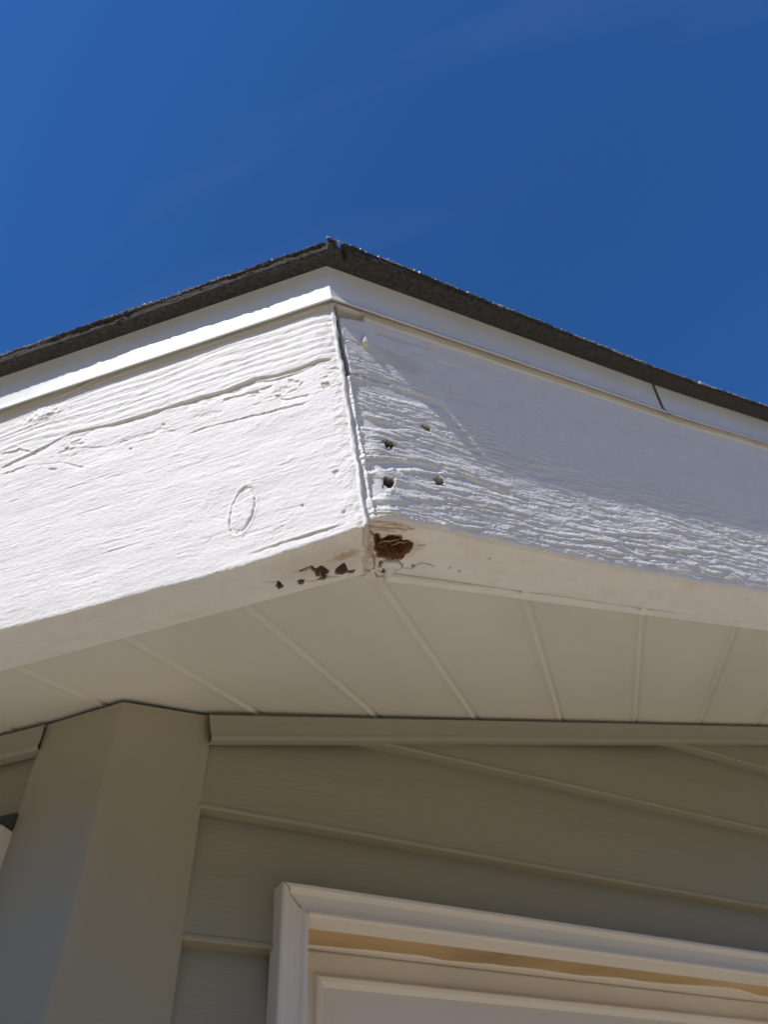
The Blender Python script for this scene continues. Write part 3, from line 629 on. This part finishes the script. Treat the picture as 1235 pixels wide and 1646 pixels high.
# wall backing to keep daylight out of the house
wbox('wall_sheathing', 0, -.02, 3.2, DH[2] + .004, .62, -.20, -.03, DARKM, bevel=0)
wbox('wall_sheathing', 1, -.02, 3.0, zdown, .01, -.20, -.03, DARKM, bevel=0)
# frieze trims follow the soffit
def frieze(side, D, h0, h1, dv):
    Nn = (NR, NL)[side]; Vd = np.cross(D, Nn); Vd /= np.linalg.norm(Vd); Vd = Vd if Vd @ UP < 0 else -Vd
    P0 = WC + np.array([0, 0, -.0005 + .0035 * 0]); sec = [(.0030, -.006), (.0030, .0035), (.0045, .0046), (dv * .35, .0038), (dv * .78, .0034), (dv - .004, .0042), (dv - .001, .0038), (dv, .0020), (dv, -.0080), (dv - .003, -.0080)]
    us = np.linspace(h0, h1, 40); V = [P0 + D * u_ + Vd * a + Nn * (b + .0005 * float(vn(np.array(u_ * 6), np.array(1.), 2))) for u_ in us for a, b in sec]
    return link('frieze_trim', np.array(V), grid_faces(len(us), len(sec), side == 1).tolist(), TRIM)
frieze(0, KD, .1105, 3.2, .0310); frieze(1, LD, .054, 3.0, .0295)
# corner post
def post():
    A0 = np.array([-0.2981, 0.1636, -0.01313]); rad = .0032
    e1 = np.array([-.3885, .1729, ZI]); e2 = np.array([-.2542, .2628, ZI])
    def unit(v): v = v - (v @ UP) * UP; return v / np.linalg.norm(v)
    HL, HR = unit(e1 - A0), unit(e2 - A0)
    NL, NR = np.cross(HL, UP), np.cross(HR, UP); NL = NL if NL @ (CAM - A0) > 0 else -NL; NR = NR if NR @ (CAM - A0) > 0 else -NR
    sec = [e1 - NL * .040, e1 - NL * .0008, e1 - HL * .0012]
    for t_ in np.linspace(0, 1, 7):
        a = A0 + HL * rad; b = A0 + HR * rad; sec.append(a * (1 - t_) ** 2 + 2 * A0 * t_ * (1 - t_) + b * t_ ** 2)
    sec += [e2 - HR * .0012, e2 - NR * .0008, e2 - NR * .040]
    V = []; vs = [.05] + list(np.linspace(0, zdown + .0, 30))
    for s_ in sec:
        for v_ in vs: V.append(s_ + UP * v_)
    o = link('corner_post', np.array(V), grid_faces(len(sec), len(vs), False).tolist(), POST, label='wide tan vinyl corner post under the soffit')
    clip(o, np.array([0, 0, ZI - .0016]), np.array([0, 0, 1.]))
post()

# ---------------------------------------------------------------- door
h0, h1, vt = DH
cw = .0262; vbot = zdown + .02
door = wbox('door', 0, h0 + .008, h1 - .008, vbot, vt - cw - .002, -.0950, -.0600, DOORW, bevel=.002, label='cream panelled door behind its casing')
def casing_run(name, pts, sec, m, parent):
    """mitred moulding: pts (h, v, mitre h dir, mitre v dir), sec (in, out)"""
    V = [wp(0, h + a * mh, v + a * mv, o) for (h, v, mh, mv) in pts for a, o in sec]
    o = link(name, np.array(V), [(i * len(sec) + j, i * len(sec) + j + 1, (i + 1) * len(sec) + j + 1, (i + 1) * len(sec) + j) for i in range(len(pts) - 1) for j in range(len(sec) - 1)], m, parent)
    return o
cs = [(0, -.012), (0, .0115), (.0012, .0132), (.0040, .0136), (.0065, .0122), (.0085, .0090), (.0160, .0078), (.0200, .0090), (.0225, .0125), (.0250, .0132), (.0262, .0120), (.0262, -.012)]
casing_run('door_casing', [(h0, vbot, 1, 0), (h0, vt, 1, -1)], cs, DOORW, door)
casing_run('door_casing', [(h0 + .0004, vt - .0002, 1, -1), (h1, vt, -1, -1)], cs, DOORW, door)
casing_run('door_casing', [(h1, vt, -1, -1), (h1, vbot, -1, 0)], cs, DOORW, door)
# open mitre joint
tube('mitre_gap', [wp(0, h0 + .0262 * t_, vt - .0262 * t_, .0115 + (.0018 if t_ < .25 or t_ > .85 else -.0028)) for t_ in np.linspace(.03, .98, 14)], .0007, WOOD, door, 2, 6, .3)
wbox('door_jamb', 0, h0 + .018, h0 + cw + .0015, vbot, vt - cw + .012, -.096, .0070, DOORW, door, .0008)
wbox('door_jamb', 0, h1 - cw - .0015, h1 - .018, vbot, vt - cw + .012, -.096, .0070, DOORW, door, .0008)
wbox('door_head', 0, h0 + cw + .0016, h1 - cw - .0016, vt - cw - .0010, vt - cw + .015, -.0150, .0070, DOORW, door, .0006)
# bare pine strip on the head, its paint edge is wavy
def strip():
    us = np.linspace(h0 + cw + .0018, h1 - cw - .0018, 90); V = []; F = []
    for u_ in us:
        x = np.array(u_)
        w1 = -.0148 + .0010 * float(fbm(x * 14, x * 0, 5, 3)); w2 = -.0560 + .011 * float(fbm(x * 9, x * 0, 8, 4)) + .019 * min(u_ - us[0], .62)
        z_ = vt - cw + .0012
        V += [wp(0, u_, z_, w1), wp(0, u_, z_ - .0006, (w1 + w2) / 2), wp(0, u_, z_ + .0004, w2), wp(0, u_, z_ - .0014, w2 - .0010), wp(0, u_, z_ - .0030, -.0665)]
    n = 5
    for i in range(len(us) - 1):
        for j in range(n - 1): F.append((i * n + j, (i + 1) * n + j, (i + 1) * n + j + 1, i * n + j + 1))
    o = link('bare_wood_strip', np.array(V), F, [WOOD, DOORW], door)
    for p in o.data.polygons:
        if p.index % 4 >= 2: p.material_index = 1
strip()
# raised mouldings of the two door panels
pm = [(0, -.0602), (.0010, -.0560), (.0030, -.0550), (.0060, -.0562), (.0085, -.0585), (.0105, -.0602)]
def moulding(a0, a1, b1, b0):
    V = [wp(0, h + a * sh, v + a * sv, o) for (h, v, sh, sv) in ((a0, b1, 1, -1), (a1, b1, -1, -1), (a1, b0, -1, 1), (a0, b0, 1, 1)) for a, o in pm]
    n = len(pm); F = [(i * n + j, ((i + 1) % 4) * n + j, ((i + 1) % 4) * n + j + 1, i * n + j + 1) for i in range(4) for j in range(n - 1)]
    link('panel_moulding', np.array(V), F, DOORW, door)
pt_ = vt - cw - .0225
moulding(h0 + cw + .036, h1 - cw - .036, pt_, pt_ - .85); moulding(h0 + cw + .036, h1 - cw - .036, pt_ - .95, vbot + .18)

# ---------------------------------------------------------------- window on the left wall
wv = -.1075
win = wbox('window', 1, .0535, .90, wv - 1.05, wv, -.004, .0150, DOORW, bevel=.002, label='edge of a cream window frame beyond the corner post')
wbox('head_channel_shade', 1, .0535, .91, wv + .0006, wv + .0150, -.012, .0030, SEAM_SHADE, win, .0005)  # dark strip coloured as the shadow of the channel above the window
wbox('pane', 1, .12, .86, wv - 1.00, wv - .05, .0151, .0165, GLASS, win, 0)

# ---------------------------------------------------------------- ground
gr = 900.0; n = 60
t = np.linspace(-1, 1, n); g = np.sign(t) * np.abs(t) ** 3 * gr
XX, YY = np.meshgrid(g, g, indexing='ij'); V = np.stack([XX, YY, .04 * fbm(XX * .3, YY * .3, 3) - .04], -1).reshape(-1, 3)
go = link('ground', V, grid_faces(n, n), GROUND, parent=None, smooth=True, world=True); go['kind'] = 'structure'

# ---------------------------------------------------------------- slim evergreen added out of view, its top shaped to shade the post foot
def shrub():
    rs = np.random.RandomState(11)
    sd = -SUN / np.linalg.norm(SUN[:2])                      # towards the sun, one metre of plan distance
    tgt = W(np.array([-0.2981, 0.1636, -0.01313]) + UP * SHV + HL * .02)
    D0 = 1.7; top = tgt + sd * D0
    base = np.array([top[0], top[1], 0.0])
    root = bpy.data.objects.new('sun_block_shrub', None); COL.objects.link(root); root.location = base
    root['category'] = 'shrub'; root['label'] = 'slim dark evergreen shrub added out of view to shade the foot of the post'
    hgt = top[2]
    zz = np.linspace(0, hgt - .25, 16); V = []; F = []
    for i, z in enumerate(zz):
        for j in range(8):
            a = j * math.pi / 4; r_ = .030 * (1 - z / hgt) + .006; V.append((r_ * math.cos(a) + .01 * math.sin(z * 3), r_ * math.sin(a), z))
    for i in range(15):
        for j in range(8): F.append((i * 8 + j, i * 8 + (j + 1) % 8, (i + 1) * 8 + (j + 1) % 8, (i + 1) * 8 + j))
    link('trunk', V, F, mat('bark', (.16, .12, .09), .9, .3, 40), root, world=True)
    n = 38000; z = hgt - (rs.rand(n) ** 1.5) * (hgt - .25); prof = .155 * np.clip((hgt - z) / .07, 0, 1) ** .3
    a = rs.rand(n) * 2 * np.pi; rr = prof * np.sqrt(rs.rand(n)) * (1 + .25 * vn(a * 2, z * 9, 4))
    c = np.stack([rr * np.cos(a), rr * np.sin(a), z], 1)
    d1 = rs.normal(size=(n, 3)); d1[:, 2] = np.abs(d1[:, 2]) + .6; d1 /= np.linalg.norm(d1, axis=1)[:, None]
    d2 = np.cross(d1, rs.normal(size=(n, 3))); d2 /= np.linalg.norm(d2, axis=1)[:, None]
    L_ = rs.uniform(.02, .04, (n, 1)); V = np.stack([c - d1 * L_ * .5, c + d2 * L_ * .22, c + d1 * L_ * .5, c - d2 * L_ * .22], 1).reshape(-1, 3)
    link('crown', V, np.arange(n * 4).reshape(n, 4), mat('evergreen_leaves', (.05, .085, .03), .6, .5, 25), root, world=True)
SHV = -.232
shrub()

# ---------------------------------------------------------------- trees added round the front, outside the frame, to close off the low sky
def tree(x, y, h, rc, seed):
    rs = np.random.RandomState(seed)
    root = bpy.data.objects.new('sky_block_tree', None); COL.objects.link(root); root.location = (x, y, 0)
    root['category'] = 'tree'; root['label'] = 'broad leafy tree added out of view to block the low sky'; root['group'] = 'added trees that block the low sky'
    zz = np.linspace(0, h * .75, 10); V = []; F = []
    for z in zz:
        for j in range(8): a = j * math.pi / 4; r_ = .16 * (1 - z / h); V.append((r_ * math.cos(a) + .1 * math.sin(z + seed), r_ * math.sin(a), z))
    for i in range(9):
        for j in range(8): F.append((i * 8 + j, i * 8 + (j + 1) % 8, (i + 1) * 8 + (j + 1) % 8, (i + 1) * 8 + j))
    link('trunk', V, F, BARK, root, world=True)
    nc = 70; cz = rs.uniform(.12, .92, nc); pr = rc * np.sin(np.clip(cz, 0, 1) * np.pi * .9 + .15) ** .6; a = rs.rand(nc) * 6.283; q_ = np.sqrt(rs.rand(nc))
    C_ = np.stack([pr * q_ * np.cos(a), pr * q_ * np.sin(a), cz * h], 1); n = 9000
    c = C_[rs.randint(nc, size=n)] + rs.normal(size=(n, 3)) * .38; c[:, 2] = np.clip(c[:, 2], .3, h)
    d1 = rs.normal(size=(n, 3)); d1 /= np.linalg.norm(d1, axis=1)[:, None]; d2 = np.cross(d1, rs.normal(size=(n, 3))); d2 /= np.linalg.norm(d2, axis=1)[:, None]
    L_ = rs.uniform(.12, .24, (n, 1)); V = np.stack([c - d1 * L_ * .5, c + d2 * L_ * .3, c + d1 * L_ * .5, c - d2 * L_ * .3], 1).reshape(-1, 3)
    link('crown', V, np.arange(n * 4).reshape(n, 4), LEAF, root, world=True)
BARK = mat('tree_bark', (.15, .11, .08), .9, .3, 12); LEAF = mat('tree_leaves', (.07, .10, .03), .6, .4, 6)
for i in range(16):
    a = math.radians(175 + i * 15.5)
    tree(12.0 * math.cos(a), 12.0 * math.sin(a), 6.2 + .5 * math.sin(i * 2.3), 2.1, 30 + i)
